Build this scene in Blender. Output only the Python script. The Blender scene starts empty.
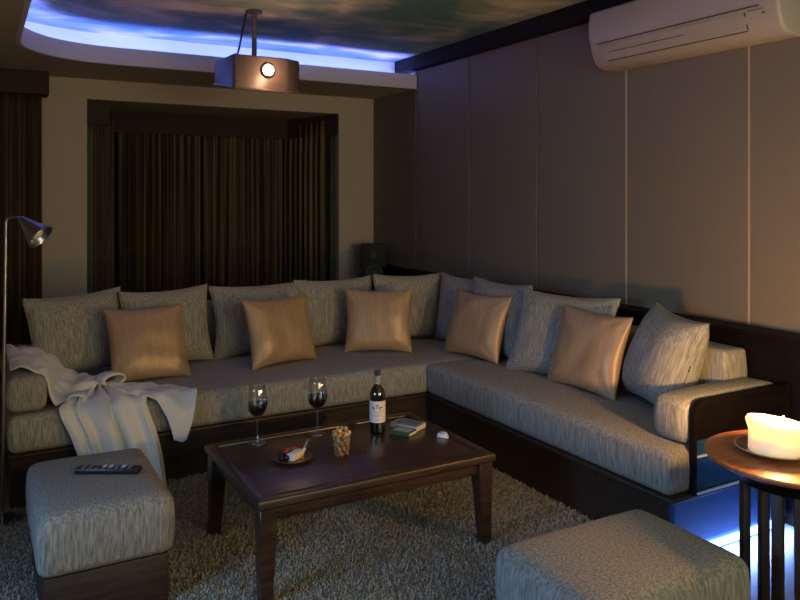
import bpy, bmesh, math, random
from mathutils import Vector, Matrix, Euler, noise
R = math.radians
PI = math.pi
sc = bpy.context.scene
COL = sc.collection
random.seed(7)

# ------------------------------------------------------------------ materials
def new_mat(name):
    m = bpy.data.materials.new(name); m.use_nodes = True
    nt = m.node_tree; nt.nodes.clear()
    out = nt.nodes.new('ShaderNodeOutputMaterial')
    b = nt.nodes.new('ShaderNodeBsdfPrincipled')
    nt.links.new(b.outputs[0], out.inputs[0])
    return m, nt, b
def setp(b, **k):
    for n, v in k.items():
        n = n.replace('_', ' ')
        if n in b.inputs:
            b.inputs[n].default_value = v
def plain(name, col, rough=.5, var=.15, scale=30, bump=0.0, **k):
    """principled with a little procedural colour variation"""
    m, nt, b = new_mat(name)
    tc = nt.nodes.new('ShaderNodeTexCoord')
    nz = nt.nodes.new('ShaderNodeTexNoise'); nz.inputs['Scale'].default_value = scale; nz.inputs['Detail'].default_value = 4
    nt.links.new(tc.outputs['Object'], nz.inputs['Vector'])
    mx = nt.nodes.new('ShaderNodeMix'); mx.data_type = 'RGBA'
    mx.inputs['A'].default_value = (*[c*(1-var) for c in col], 1)
    mx.inputs['B'].default_value = (*[min(1, c*(1+var)) for c in col], 1)
    nt.links.new(nz.outputs['Fac'], mx.inputs['Factor'])
    nt.links.new(mx.outputs['Result'], b.inputs['Base Color'])
    if bump:
        bp = nt.nodes.new('ShaderNodeBump'); bp.inputs['Strength'].default_value = bump; bp.inputs['Distance'].default_value = .004
        nt.links.new(nz.outputs['Fac'], bp.inputs['Height']); nt.links.new(bp.outputs[0], b.inputs['Normal'])
    setp(b, Roughness=rough, **k)
    return m
def streak(name, c1, c2, sc_=(140, 140, 9), rough=.9, bump=.35, lo=.35, hi=.65, fine=260, **k):
    """woven fabric or wood: noise stretched along one axis plus a fine weave"""
    m, nt, b = new_mat(name)
    tc = nt.nodes.new('ShaderNodeTexCoord')
    mp = nt.nodes.new('ShaderNodeMapping'); mp.inputs['Scale'].default_value = sc_
    nt.links.new(tc.outputs['Object'], mp.inputs['Vector'])
    nz = nt.nodes.new('ShaderNodeTexNoise'); nz.inputs['Scale'].default_value = 1; nz.inputs['Detail'].default_value = 3
    nt.links.new(mp.outputs[0], nz.inputs['Vector'])
    n2 = nt.nodes.new('ShaderNodeTexNoise'); n2.inputs['Scale'].default_value = fine; n2.inputs['Detail'].default_value = 2
    nt.links.new(tc.outputs['Object'], n2.inputs['Vector'])
    ad = nt.nodes.new('ShaderNodeMath'); ad.operation = 'MULTIPLY_ADD'; ad.inputs[1].default_value = .3; 
    nt.links.new(n2.outputs['Fac'], ad.inputs[0])
    sb = nt.nodes.new('ShaderNodeMath'); sb.operation = 'SUBTRACT'; sb.inputs[1].default_value = .15
    nt.links.new(nz.outputs['Fac'], sb.inputs[0]); nt.links.new(sb.outputs[0], ad.inputs[2])
    rp = nt.nodes.new('ShaderNodeValToRGB')
    rp.color_ramp.elements[0].position = lo; rp.color_ramp.elements[0].color = (*c1, 1)
    rp.color_ramp.elements[1].position = hi; rp.color_ramp.elements[1].color = (*c2, 1)
    nt.links.new(ad.outputs[0], rp.inputs[0]); nt.links.new(rp.outputs[0], b.inputs['Base Color'])
    bp = nt.nodes.new('ShaderNodeBump'); bp.inputs['Strength'].default_value = bump; bp.inputs['Distance'].default_value = .003
    nt.links.new(ad.outputs[0], bp.inputs['Height']); nt.links.new(bp.outputs[0], b.inputs['Normal'])
    setp(b, Roughness=rough, **k)
    return m
def emit(name, col, s):
    m, nt, b = new_mat(name)
    setp(b, Base_Color=(*col, 1), Roughness=.5)
    b.inputs['Emission Color'].default_value = (*col, 1); b.inputs['Emission Strength'].default_value = s
    return m
def glassm(name, col=(1, 1, 1), rough=.0, ior=1.45):
    m, nt, b = new_mat(name)
    setp(b, Base_Color=(*col, 1), Roughness=rough, IOR=ior); b.inputs['Transmission Weight'].default_value = 1
    return m

M = {}
M['sofa'] = streak('grey_woven_fabric', (.185, .182, .155), (.38, .375, .322), (150, 150, 10), bump=.3)
M['sofa_cushion'] = streak('grey_cushion_fabric', (.19, .187, .162), (.41, .405, .36), (160, 160, 10), bump=.3)
M['pouffe'] = streak('grey_pouffe_fabric', (.13, .12, .10), (.33, .31, .265), (120, 120, 14), lo=.3, hi=.7, bump=.25)
M['gold'] = streak('gold_satin', (.43, .29, .165), (.50, .345, .20), (60, 60, 5), rough=.45, bump=.06, fine=120)
M['gold'].node_tree.nodes['Principled BSDF'].inputs['Metallic'].default_value = .2
M['throw'] = plain('white_terry', (.74, .75, .74), .95, .06, 220, .5)
M['dark_wood'] = streak('dark_wood', (.018, .011, .007), (.040, .022, .013), (6, 60, 60), rough=.5, bump=.05, fine=40)
M['black_wood'] = streak('black_wood', (.0035, .0025, .002), (.008, .0055, .004), (6, 60, 60), rough=.55, bump=.05, fine=40, Specular_IOR_Level=.12)
M['table_wood'] = streak('table_wood', (.024, .013, .008), (.055, .029, .016), (5, 50, 50), rough=.30, bump=.04, fine=40)
M['side_wood'] = streak('reddish_wood', (.36, .105, .032), (.52, .175, .05), (5, 50, 50), rough=.42, bump=.04, fine=40)
M['wall'] = plain('beige_plaster', (.52, .45, .365), .85, .04, 6, .02)
M['panel'] = plain('taupe_wall_panel', (.190, .168, .120), .62, .05, 3, .02)
M['joint'] = plain('panel_joint', (.50, .40, .28), .5, .05)
M['soffit'] = plain('soffit_paint', (.42, .37, .32), .85, .04, 6)
M['lip'] = plain('soffit_lip_paint', (.60, .56, .55), .7, .03, 6)
M['cove'] = plain('cove_white', (.80, .80, .82), .8, .02, 6)
M['trim'] = plain('black_trim', (.016, .014, .012), .7, .1, 20, Specular_IOR_Level=.12)
M['curtain'] = streak('brown_curtain', (.035, .022, .012), (.085, .055, .03), (45, 45, 1.0), rough=.75, bump=.1, fine=200)
M['stripe'] = streak('striped_curtain', (.026, .017, .009), (.16, .105, .05), (26, 26, .35), rough=.6, bump=.1, lo=.42, hi=.62, fine=200)
M['green'] = plain('green_light_leak', (.05, .11, .055), .8, .2, 10)  # window light leaking past the curtains, put into a green colour
M['pelmet'] = plain('brown_pelmet', (.045, .026, .018), .8, .1, 40)
M['floor'] = plain('dark_floor_tile', (.22, .225, .26), .4, .08, 2)
M['pile'] = None
M['backing'] = plain('rug_backing', (.18, .165, .14), .95, .3, 60)
M['black'] = plain('black_plastic', (.012, .012, .013), .35, .1)
M['matt_black'] = plain('speaker_black', (.012, .012, .012), .7, .1)
M['cone'] = plain('speaker_cone', (.03, .03, .03), .5, .1)
M['white_plastic'] = plain('white_plastic', (.42, .385, .35), .38, .02)
M['vent_dark'] = plain('vent_dark', (.05, .04, .035), .6, .1)
M['metal'] = plain('brushed_metal', (.50, .50, .52), .3, .06, 60, Metallic=1.0)
M['lamp_metal'] = plain('lamp_metal', (.35, .36, .40), .28, .06, 60, Metallic=1.0)
M['pj'] = plain('projector_case', (.10, .075, .065), .42, .1)
M['pole'] = plain('mount_pole', (.09, .06, .045), .4, .1)
def thin_glass(name, col, gloss=.10):
    m, nt, b = new_mat(name); nt.nodes.remove(b)
    out = [n for n in nt.nodes if n.type == 'OUTPUT_MATERIAL'][0]
    tr = nt.nodes.new('ShaderNodeBsdfTransparent'); tr.inputs[0].default_value = (*col, 1)
    gl = nt.nodes.new('ShaderNodeBsdfGlossy'); gl.inputs['Roughness'].default_value = .03
    fr = nt.nodes.new('ShaderNodeLayerWeight'); fr.inputs[0].default_value = .35
    mu = nt.nodes.new('ShaderNodeMath'); mu.operation = 'MULTIPLY_ADD'; mu.inputs[1].default_value = .45; mu.inputs[2].default_value = gloss
    nt.links.new(fr.outputs['Facing'], mu.inputs[0])
    mx = nt.nodes.new('ShaderNodeMixShader'); nt.links.new(mu.outputs[0], mx.inputs[0])
    nt.links.new(tr.outputs[0], mx.inputs[1]); nt.links.new(gl.outputs[0], mx.inputs[2]); nt.links.new(mx.outputs[0], out.inputs[0])
    return m
M['glass'] = thin_glass('clear_glass', (.98, .99, .99), .11)
M['tumbler'] = thin_glass('tumbler_glass', (.99, .99, .99), .05)
M['wine'] = plain('red_wine', (.014, .001, .003), .05, .05)
M['bottle'] = thin_glass('bottle_glass', (.42, .52, .16))
M['label'] = plain('bottle_label', (.72, .66, .64), .7, .05, 60)
M['capsule'] = plain('bottle_capsule', (.03, .028, .03), .4, .1)
M['neck_label'] = plain('neck_label', (.28, .27, .27), .45, .1)
M['ink'] = plain('label_ink', (.20, .07, .09), .7, .1)
M['plate'] = plain('brown_plate', (.10, .055, .035), .25, .2, 20)
M['berry'] = plain('strawberry_red', (.45, .012, .015), .35, .2, 60)
M['leaf'] = plain('leaf_green', (.04, .11, .02), .6, .2)
M['cheese'] = plain('pale_cheese', (.72, .62, .46), .6, .06, 40)
M['rind'] = plain('cheese_rind', (.70, .62, .62), .7, .06, 60)
M['olive'] = plain('black_olive', (.012, .013, .010), .25, .1)
M['nut_a'] = plain('orange_nut', (.60, .27, .06), .6, .2, 60)
M['nut_b'] = plain('pale_nut', (.62, .50, .26), .6, .2, 60)
M['nut_c'] = plain('yellow_nut', (.55, .36, .08), .6, .2, 60)
M['book_blue'] = plain('blue_cover', (.13, .16, .24), .4, .15, 50)
M['book_green'] = plain('green_cover', (.05, .13, .065), .4, .2, 50)
M['book_pale'] = plain('pale_cover', (.34, .40, .36), .4, .15, 50)
M['paper'] = plain('page_paper', (.60, .55, .42), .8, .08, 120)
M['porcelain'] = plain('white_porcelain', (.82, .80, .77), .3, .02)
M['panel_blue_bounce'] = plain('blue_bounce_tint', (.012, .065, .20), .4, .05, 4)  # blue bounce from the floor is put into the panel colour
M['ledge_blue_glint'] = plain('blue_glint_tint', (.45, .60, .80), .2, .04)  # pale blue colour carries the highlight on the lit ledge edges
M['led_blue'] = emit('led_blue', (.22, .40, 1.0), 4.5)
M['led_cove'] = emit('led_cove', (.16, .215, 1.0), 36.0)
M['lens'] = emit('lens_light', (1.0, .86, .66), 60.0)
M['flame'] = emit('candle_flame', (1.0, .62, .22), 40.0)
M['button'] = plain('remote_button', (.10, .10, .11), .5, .1)
M['button_pale'] = plain('pale_remote_button', (.42, .43, .44), .5, .1)

def pile_mat():
    m, nt, b = new_mat('shaggy_pile')
    tc = nt.nodes.new('ShaderNodeTexCoord')
    n1 = nt.nodes.new('ShaderNodeTexNoise'); n1.inputs['Scale'].default_value = 90; n1.inputs['Detail'].default_value = 2
    nt.links.new(tc.outputs['Object'], n1.inputs['Vector'])
    rp = nt.nodes.new('ShaderNodeValToRGB')
    rp.color_ramp.elements[0].position = .35; rp.color_ramp.elements[0].color = (.25, .235, .18, 1)
    rp.color_ramp.elements[1].position = .68; rp.color_ramp.elements[1].color = (.46, .43, .33, 1)
    nt.links.new(n1.outputs['Fac'], rp.inputs[0]); nt.links.new(rp.outputs[0], b.inputs['Base Color'])
    setp(b, Roughness=.95)
    return m
M['pile'] = pile_mat()

def sky_mural():
    m, nt, b = new_mat('sky_mural')
    tc = nt.nodes.new('ShaderNodeTexCoord')
    mp = nt.nodes.new('ShaderNodeMapping'); mp.inputs['Scale'].default_value = (1.0, 1.5, 1); mp.inputs['Location'].default_value = (.4, 1.1, 0)
    nt.links.new(tc.outputs['Object'], mp.inputs['Vector'])
    n1 = nt.nodes.new('ShaderNodeTexNoise'); n1.inputs['Scale'].default_value = 1.5; n1.inputs['Detail'].default_value = 7; n1.inputs['Distortion'].default_value = .5
    nt.links.new(mp.outputs[0], n1.inputs['Vector'])
    rp = nt.nodes.new('ShaderNodeValToRGB'); e = rp.color_ramp.elements
    e[0].position = .40; e[0].color = (.11, .24, .25, 1)
    e[1].position = .66; e[1].color = (.90, .78, .64, 1)
    x = e.new(.52); x.color = (.30, .38, .34, 1)
    nt.links.new(n1.outputs['Fac'], rp.inputs[0]); nt.links.new(rp.outputs[0], b.inputs['Base Color'])
    setp(b, Roughness=.8)
    return m
M['mural'] = sky_mural()

def wax_mat():
    m, nt, b = new_mat('candle_wax')
    setp(b, Base_Color=(.93, .86, .70, 1), Roughness=.5)
    b.inputs['Subsurface Weight'].default_value = 1.0
    b.inputs['Subsurface Radius'].default_value = (1.0, .78, .5)
    b.inputs['Subsurface Scale'].default_value = .03
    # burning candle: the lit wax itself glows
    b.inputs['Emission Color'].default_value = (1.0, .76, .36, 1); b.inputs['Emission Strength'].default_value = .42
    return m
M['wax'] = wax_mat()

# ------------------------------------------------------------------ mesh helpers
def obj(name, bm, mat, parent=None, smooth=True, loc=(0, 0, 0), rot=(0, 0, 0), auto=True):
    bmesh.ops.recalc_face_normals(bm, faces=bm.faces[:])
    me = bpy.data.meshes.new(name); bm.to_mesh(me); bm.free()
    for mm in (mat if isinstance(mat, (list, tuple)) else [mat]): me.materials.append(mm)
    o = bpy.data.objects.new(name, me); COL.objects.link(o)
    o.location = loc; o.rotation_euler = rot
    if parent: o.parent = parent
    if smooth:
        for p in me.polygons: p.use_smooth = True
        if auto:
            me.set_sharp_from_angle(angle=R(38))
    return o
def tag(o, label, cat, group=None, kind=None):
    o['label'] = label; o['category'] = cat
    if group: o['group'] = group
    if kind: o['kind'] = kind
    return o
def empty(name, loc, rotz=0):
    o = bpy.data.objects.new(name, None); COL.objects.link(o); o.location = loc; o.rotation_euler = (0, 0, rotz)
    o.empty_display_size = .1
    return o
def struct(name, bm, mat, smooth=False, loc=(0, 0, 0)):
    o = obj(name, bm, mat, None, smooth, loc); o['kind'] = 'structure'; return o
def part(name, bm, mat, parent, **k):
    return obj(name, bm, mat, parent, **k)
def box(bm, x0, x1, y0, y1, z0, z1, bev=0, seg=2, mi=0):
    t = bmesh.new()
    r = bmesh.ops.create_cube(t, size=1)
    for v in t.verts:
        v.co = Vector(((x0+x1)/2 + v.co.x*(x1-x0), (y0+y1)/2 + v.co.y*(y1-y0), (z0+z1)/2 + v.co.z*(z1-z0)))
    if bev:
        bmesh.ops.bevel(t, geom=t.edges[:], offset=bev, segments=seg, profile=.5, affect='EDGES')
    for f in t.faces: f.material_index = mi
    merge(bm, t)
def merge(bm, t, mtx=None):
    if mtx is not None: bmesh.ops.transform(t, matrix=mtx, verts=t.verts[:])
    me = bpy.data.meshes.new('tmp'); t.to_mesh(me); t.free(); bm.from_mesh(me); bpy.data.meshes.remove(me)
def BOX(*a, **k):
    bm = bmesh.new(); box(bm, *a, **k); return bm
def lathe(bm, prof, n=32, c=(0, 0), cap=True, mtx=None):
    t = bmesh.new(); rings = []
    for r, z in prof:
        if r < 1e-6: rings.append([t.verts.new((c[0], c[1], z))])
        else: rings.append([t.verts.new((c[0]+r*math.cos(2*PI*i/n), c[1]+r*math.sin(2*PI*i/n), z)) for i in range(n)])
    for a, b in zip(rings, rings[1:]):
        if len(a) == 1 and len(b) == 1: continue
        for i in range(n):
            j = (i+1) % n
            if len(a) == 1: t.faces.new((a[0], b[i], b[j]))
            elif len(b) == 1: t.faces.new((a[i], b[0], a[j]))
            else: t.faces.new((a[i], b[i], b[j], a[j]))
    if cap:
        for rr in (rings[0], rings[-1]):
            if len(rr) > 1: t.faces.new(rr)
    merge(bm, t, mtx)
def LATHE(prof, **k):
    bm = bmesh.new(); lathe(bm, prof, **k); return bm
def tube(bm, pts, r, n=8, r2=None):
    t = bmesh.new(); rings = []; N = len(pts); pts = [Vector(p) for p in pts]
    up = Vector((0, 0, 1))
    for i, p in enumerate(pts):
        d = (pts[min(i+1, N-1)] - pts[max(i-1, 0)]).normalized()
        a = d.cross(up)
        if a.length < 1e-3: a = d.cross(Vector((1, 0, 0)))
        a.normalize(); b = d.cross(a).normalized()
        rr = r if r2 is None else r + (r2-r)*i/(N-1)
        rings.append([t.verts.new(p + a*rr*math.cos(2*PI*k/n) + b*rr*math.sin(2*PI*k/n)) for k in range(n)])
    for A, B in zip(rings, rings[1:]):
        for k in range(n): t.faces.new((A[k], A[(k+1) % n], B[(k+1) % n], B[k]))
    t.faces.new(rings[0]); t.faces.new(rings[-1])
    merge(bm, t)
def prism(bm, poly, z0, z1):
    t = bmesh.new()
    a = [t.verts.new((x, y, z0)) for x, y in poly]; b = [t.verts.new((x, y, z1)) for x, y in poly]
    n = len(poly)
    for i in range(n): t.faces.new((a[i], a[(i+1) % n], b[(i+1) % n], b[i]))
    t.faces.new(a); t.faces.new(b)
    merge(bm, t)
def spline(P, n):
    """Catmull-Rom through P, n samples"""
    P = [Vector(p) for p in P]; out = []; m = len(P)-1
    for i in range(n):
        s = i/(n-1)*m; k = min(int(s), m-1); t = s-k
        p0 = P[max(k-1, 0)]; p1 = P[k]; p2 = P[k+1]; p3 = P[min(k+2, m)]
        out.append(.5*((2*p1) + (p2-p0)*t + (2*p0-5*p1+4*p2-p3)*t*t + (3*p1-p0-3*p2+p3)*t**3))
    return out

# ------------------------------------------------------------------ room shell
H = 2.80; XR = 3.50; YB = 6.70; XL = -1.7; YF = -2.0
ZS = 2.52; ZL = 2.645      # soffit underside, lip top
bm = BOX(XL-.1, XR+.1, YF-.1, 8.6, -.12, 0); struct('floor', bm, M['floor'])
bm = BOX(XL-.1, XR+.1, YF-.1, 8.6, H, H+.12); struct('ceiling', bm, M['mural'])
# back wall with the curtained bay: niche X .808..3.10, ceiling 2.355
bm = bmesh.new()
box(bm, XL-.1, .808, YB, YB+.12, 0, H); box(bm, 3.10, XR+.1, YB, YB+.12, 0, H); box(bm, .808, 3.10, YB, YB+.12, 2.355, H)
struct('wall_back', bm, M['wall'])
bm = bmesh.new()
box(bm, .60, .70, YB+.12, 8.2, 0, 2.475); box(bm, 3.12, 3.22, YB+.12, 8.2, 0, 2.475)
box(bm, .60, 3.22, 8.2, 8.3, 0, 2.475)
box(bm, .70, 3.12, YB+.12, 8.2, 2.355, 2.475)
struct('wall_bay', bm, M['soffit'])
struct('wall_left', BOX(XL-.12, XL, YF-.1, YB+.1, 0, H), M['wall'])
struct('wall_front', BOX(XL-.1, XR+.1, YF-.12, YF, 0, H), M['wall'])
struct('wall_right', BOX(XR, XR+.12, YF-.1, YB+.12, 0, H), M['wall'])
# right-wall cladding panels with joints between
sp = .8414; ys = [6.70-sp*i for i in range(12)]
bm = bmesh.new()
for a, b in zip(ys, ys[1:]):
    box(bm, XR-.022, XR, max(b, YF)+.005, a-.005, 0, H, bev=.003, seg=1)
struct('wall_cladding', bm, M['panel'])
for i, y in enumerate(ys[1:9]):
    struct('trim_%d' % (i+1), BOX(XR-.0245 if i >= 3 else XR-.016, XR-.004, y-.0045, y+.0045, .88, 2.676), M['joint'] if i >= 3 else M['panel'])
# black trim along the right wall top and low dark wainscot behind the sofa
struct('trim_20', BOX(3.40, 3.478, YF, 6.12, 2.676, H, bev=.004, seg=1), M['trim'])
bm = BOX(3.34, 3.478, YF, YB, 0, .86); box(bm, 3.325, 3.478, YF, YB, .86, .886, bev=.005)
struct('baseboard_right', bm, M['black_wood'])

# soffit (dropped border) with lip and lit cove: well boundary in plan, rounded at back-left corner
def well(dx):
    """inner well boundary grown outward by dx, from the right wall round the corner to the front"""
    x0, y1, r = .245-dx, 5.85+dx, .62+dx
    pts = [(XR-.0, y1)]
    cx, cy = x0+r, y1-r
    for i in range(17):
        a = PI/2 + (PI/2)*i/16
        pts.append((cx+r*math.cos(a), cy+r*math.sin(a)))
    pts.append((x0, YF))
    return pts
def ring_slab(bm, A, B, z0, z1):
    t = bmesh.new()
    vs = [[t.verts.new((x, y, z)) for x, y in P] for P in (A, B) for z in (z0, z1)]
    n = len(A)
    for i in range(n-1):
        a0, a1, b0, b1 = vs[0], vs[1], vs[2], vs[3]
        t.faces.new((a0[i], a0[i+1], a1[i+1], a1[i])); t.faces.new((b0[i], b1[i], b1[i+1], b0[i+1]))
        t.faces.new((a1[i], a1[i+1], b1[i+1], b1[i])); t.faces.new((a0[i], b0[i], b0[i+1], a0[i+1]))
    for i in (0, n-1): t.faces.new((vs[0][i], vs[1][i], vs[3][i], vs[2][i]))
    merge(bm, t)
def outer():
    n = len(well(0)); pts = [(XR, YB)]
    for i in range(17):
        u = i/16
        if u <= .5: pts.append((.865-(.865-XL)*u*2, YB))
        else: pts.append((XL, YB-(YB-5.23)*(u-.5)*2))
    pts.append((XL, YF)); return pts
bm = bmesh.new(); ring_slab(bm, well(.03), outer(), ZS, ZS+.05)
struct('ceiling_soffit', bm, M['soffit'])
bm = bmesh.new(); ring_slab(bm, well(0), well(.03), ZS-.002, ZL); struct('trim_21', bm, M['lip'], smooth=True)
bm = bmesh.new(); ring_slab(bm, well(.31), well(.36), ZS+.05, H); struct('wall_cove', bm, M['cove'], smooth=True)
bm = bmesh.new(); ring_slab(bm, well(.075), well(.115), ZS+.052, ZS+.066)
for p in (bm,): pass
o = obj('led_strip', bm, M['led_cove']); tag(o, 'blue-white light strip glowing inside the ceiling cove', 'light strip')

# ------------------------------------------------------------------ curtains
def curtain_bm(path, z0, z1, folds, amp, seed, nz=14, side=1):
    """pleated sheet hung along a plan path"""
    rnd = random.Random(seed); bm = bmesh.new()
    pts = [Vector((*p, 0)) for p in path]
    L = [0]
    for a, b in zip(pts, pts[1:]): L.append(L[-1]+(b-a).length)
    tot = L[-1]; n = int(folds*10)
    ph = [rnd.uniform(-.6, .6) for _ in range(folds+2)]; am = [rnd.uniform(.6, 1.25) for _ in range(folds+2)]
    rows = []
    for j in range(nz+1):
        v = j/nz; z = z1+(z0-z1)*v; row = []
        for i in range(n+1):
            s = i/n*tot; k = 0
            while k < len(L)-2 and s > L[k+1]: k += 1
            t = (s-L[k])/(L[k+1]-L[k]); p = pts[k].lerp(pts[k+1], t); d = (pts[k+1]-pts[k]).normalized(); nn = Vector((d.y, -d.x, 0))*side
            u = i/n*folds; kk = int(u); f = u-kk
            aa = am[kk]*(1-f)+am[kk+1]*f; pp = ph[kk]*(1-f)+ph[kk+1]*f
            pinch = .55+.45*min(1, v*6)
            off = amp*aa*pinch*math.sin(2*PI*u+pp*v)
            row.append(bm.verts.new((p.x+nn.x*off+d.x*off*.3, p.y+nn.y*off+d.y*off*.3, z)))
        rows.append(row)
    for a, b in zip(rows, rows[1:]):
        for i in range(n): bm.faces.new((a[i], a[i+1], b[i+1], b[i]))
    return bm
def sheet(name, bm, mat, parent=None, th=.004):
    o = obj(name, bm, mat, parent, auto=False)
    s = o.modifiers.new('solid', 'SOLIDIFY'); s.thickness = th; s.offset = 0
    return o
# bay curtains
o = sheet('curtain', curtain_bm([(1.18, 7.55), (1.98, 7.6)], .03, 2.30, 11, .035, 3), M['stripe'])
tag(o, 'striped brown curtain, left half of the wide bay', 'curtain', None)
o = sheet('curtain', curtain_bm([(2.0, 7.6), (2.86, 7.6), (3.03, 6.86)], .03, 2.30, 18, .03, 5), M['stripe'])
tag(o, 'striped brown curtain, right half of the wide bay beside the speaker', 'curtain', None)
o = empty('side_curtain', (.9, 6.82, 0))
tag(o, 'plain brown side curtain with green-coloured light leak at left of the bay', 'curtain')
c = sheet('curtain_panel', curtain_bm([(.865, 6.80), (1.04, 6.83)], .03, 2.28, 3, .016, 8), M['curtain']); c.parent = o; c.location = (-.9, -6.82, 0)
c = sheet('light_leak_left', curtain_bm([(.822, 6.79), (.858, 6.80)], .03, 2.16, 1, .006, 9), M['green']); c.parent = o; c.location = (-.9, -6.82, 0); c['label'] = 'green strip standing in for leaking window light'
o = sheet('light_leak_right', curtain_bm([(3.060, 6.83), (3.085, 6.76)], .03, 2.14, 1, .005, 9), M['green'])
tag(o, 'narrow green strip standing in for leaking window light at the right side of the bay', 'curtain')
# bay pelmet
e = empty('curtain_pelmet', (1.95, 6.8, 2.15)); tag(e, 'dark brown fabric pelmet running round the window bay', 'pelmet')
def slab(path, z0, z1, th):
    bm = bmesh.new()
    A = [Vector(p) for p in path]; out = []
    for i, p in enumerate(A):
        d = (A[min(i+1, len(A)-1)]-A[max(i-1, 0)]).normalized(); out.append(p+Vector((-d.y, d.x))*th)
    prism(bm, [tuple(p) for p in A]+[tuple(p) for p in reversed(out)], z0, z1)
    return bm
for nm, p in (('pelmet_board', [(1.10, 7.46), (2.86, 7.46)]), ('pelmet_return', [(.812, 6.715), (.985, 6.715), (1.02, 7.46)]), ('pelmet_return', [(2.86, 7.46), (3.095, 6.72)])):
    part(nm, slab([(x-1.95, y-6.8) for x, y in p], .0, .204, .02), M['pelmet'], e, smooth=False)
# left window curtain and pelmet
o = sheet('curtain', curtain_bm([(-1.3, 6.56), (.46, 6.58)], .02, 2.36, 19, .04, 12), M['curtain'])
tag(o, 'dark brown pleated curtain at the left edge behind the floor lamp', 'curtain')
e = empty('curtain_pelmet', (-.4, 6.5, 2.34)); tag(e, 'brown box pelmet above the left-hand curtain', 'pelmet')
part('pelmet_board', BOX(-.95, .9, -.06, -.035, 0, .178, bev=.004), M['pelmet'], e)
part('pelmet_return', BOX(.88, .905, -.035, .198, 0, .178, bev=.004), M['pelmet'], e)
# window panes behind the curtains
def window(n, x0, x1, y, z0, z1):
    bm = bmesh.new(); xm = (x0+x1)/2
    for a, b, c_, d in ((x0, x0+.06, z0, z1), (x1-.06, x1, z0, z1), (x0, x1, z0, z0+.06), (x0, x1, z1-.06, z1), (xm-.03, xm+.03, z0, z1)):
        box(bm, a, b, y-.05, y-.002, c_, d)
    o = struct('window_%d' % n, bm, M['white_plastic'])
window(1, 1.15, 2.85, 8.2, .5, 2.2)

# ------------------------------------------------------------------ sofa
SX = 2.545; SY = 4.154; EY = 2.18
sofa = empty('sectional_sofa', (1.5, 4.6, 0))
tag(sofa, 'grey upholstered corner sofa on a dark wooden base along two walls', 'sofa')
def sp_(name, bm, mat, **k):
    o = part(name, bm, mat, sofa, **k); o.location = (-1.5, -4.6, 0); return o
bm = bmesh.new()
box(bm, .15, 3.31, SY+.012, 5.36, .0, .255, bev=.004, seg=1)
box(bm, SX+.012, 3.31, EY+.03, SY+.1, .0, .255, bev=.004, seg=1)
sp_('base', bm, M['dark_wood'])
bm = bmesh.new()
box(bm, .14, 3.0, SY-.012, 5.34, .255, .275, bev=.005, seg=2); box(bm, SX-.012, 3.0, EY-.004, SY+.05, .255, .275, bev=.005, seg=2)
sp_('base_rail', bm, M['dark_wood'])
def padded(x0, x1, y0, y1, z0, z1, bev=.035, crown=.012, seed=0):
    """upholstered block with soft edges and a slightly crowned top"""
    bm = bmesh.new(); t = bmesh.new()
    bmesh.ops.create_cube(t, size=1)
    for v in t.verts: v.co = Vector(((x0+x1)/2+v.co.x*(x1-x0), (y0+y1)/2+v.co.y*(y1-y0), (z0+z1)/2+v.co.z*(z1-z0)))
    bmesh.ops.bevel(t, geom=t.edges[:], offset=bev, segments=4, profile=.5, affect='EDGES')
    # cut long spans so that the crown has vertices to lift
    for ax, (a, b) in enumerate(((x0, x1), (y0, y1), (z0, z1))):
        n = max(2, int((b-a)/.09))
        for i in range(1, n):
            c_ = a+(b-a)*i/n; nr = Vector((0, 0, 0)); nr[ax] = 1; co = Vector((0, 0, 0)); co[ax] = c_
            bmesh.ops.bisect_plane(t, geom=t.verts[:]+t.edges[:]+t.faces[:], plane_co=co, plane_no=nr)
    for v in t.verts:
        u = (v.co.x-x0)/(x1-x0)*2-1; w = (v.co.y-y0)/(y1-y0)*2-1; q = (v.co.z-z0)/(z1-z0)
        ex = (1-abs(u)**4)*(1-abs(w)**4)
        nn = noise.noise(Vector((v.co.x*5+seed, v.co.y*5, v.co.z*5)))
        v.co.z += crown*ex*max(0, q) + .005*nn*max(0, q)*1.0
        b_ = crown*.8*(1-(2*q-1)**2) if 0 <= q <= 1 else 0
        v.co.x += b_*(1 if u > .9 else -1 if u < -.9 else 0); v.co.y += b_*(1 if w > .9 else -1 if w < -.9 else 0)
    merge(bm, t); return bm
ZT = .462
sp_('seat_cushion', padded(.145, 3.20, SY, 5.22, .272, ZT, seed=1), M['sofa'], auto=False)
sp_('seat_cushion', padded(SX, 3.20, EY+.02, SY-.006, .272, ZT+.004, seed=2), M['sofa'], auto=False)
sp_('backrest', padded(.36, 3.16, 5.17, 5.34, ZT+.005, .80, bev=.03, seed=3), M['sofa'], auto=False)
sp_('backrest', padded(3.15, 3.315, EY+.21, 5.34, ZT+.005, .80, bev=.018, seed=4), M['sofa'], auto=False)
sp_('armrest', padded(.14, .31, SY+.02, 5.15, ZT+.008, .645, bev=.035, seed=5), M['sofa'], auto=False)
sp_('armrest', padded(2.65, 3.315, EY+.026, EY+.205, ZT+.012, .665, bev=.04, seed=6), M['sofa'], auto=False)
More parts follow.
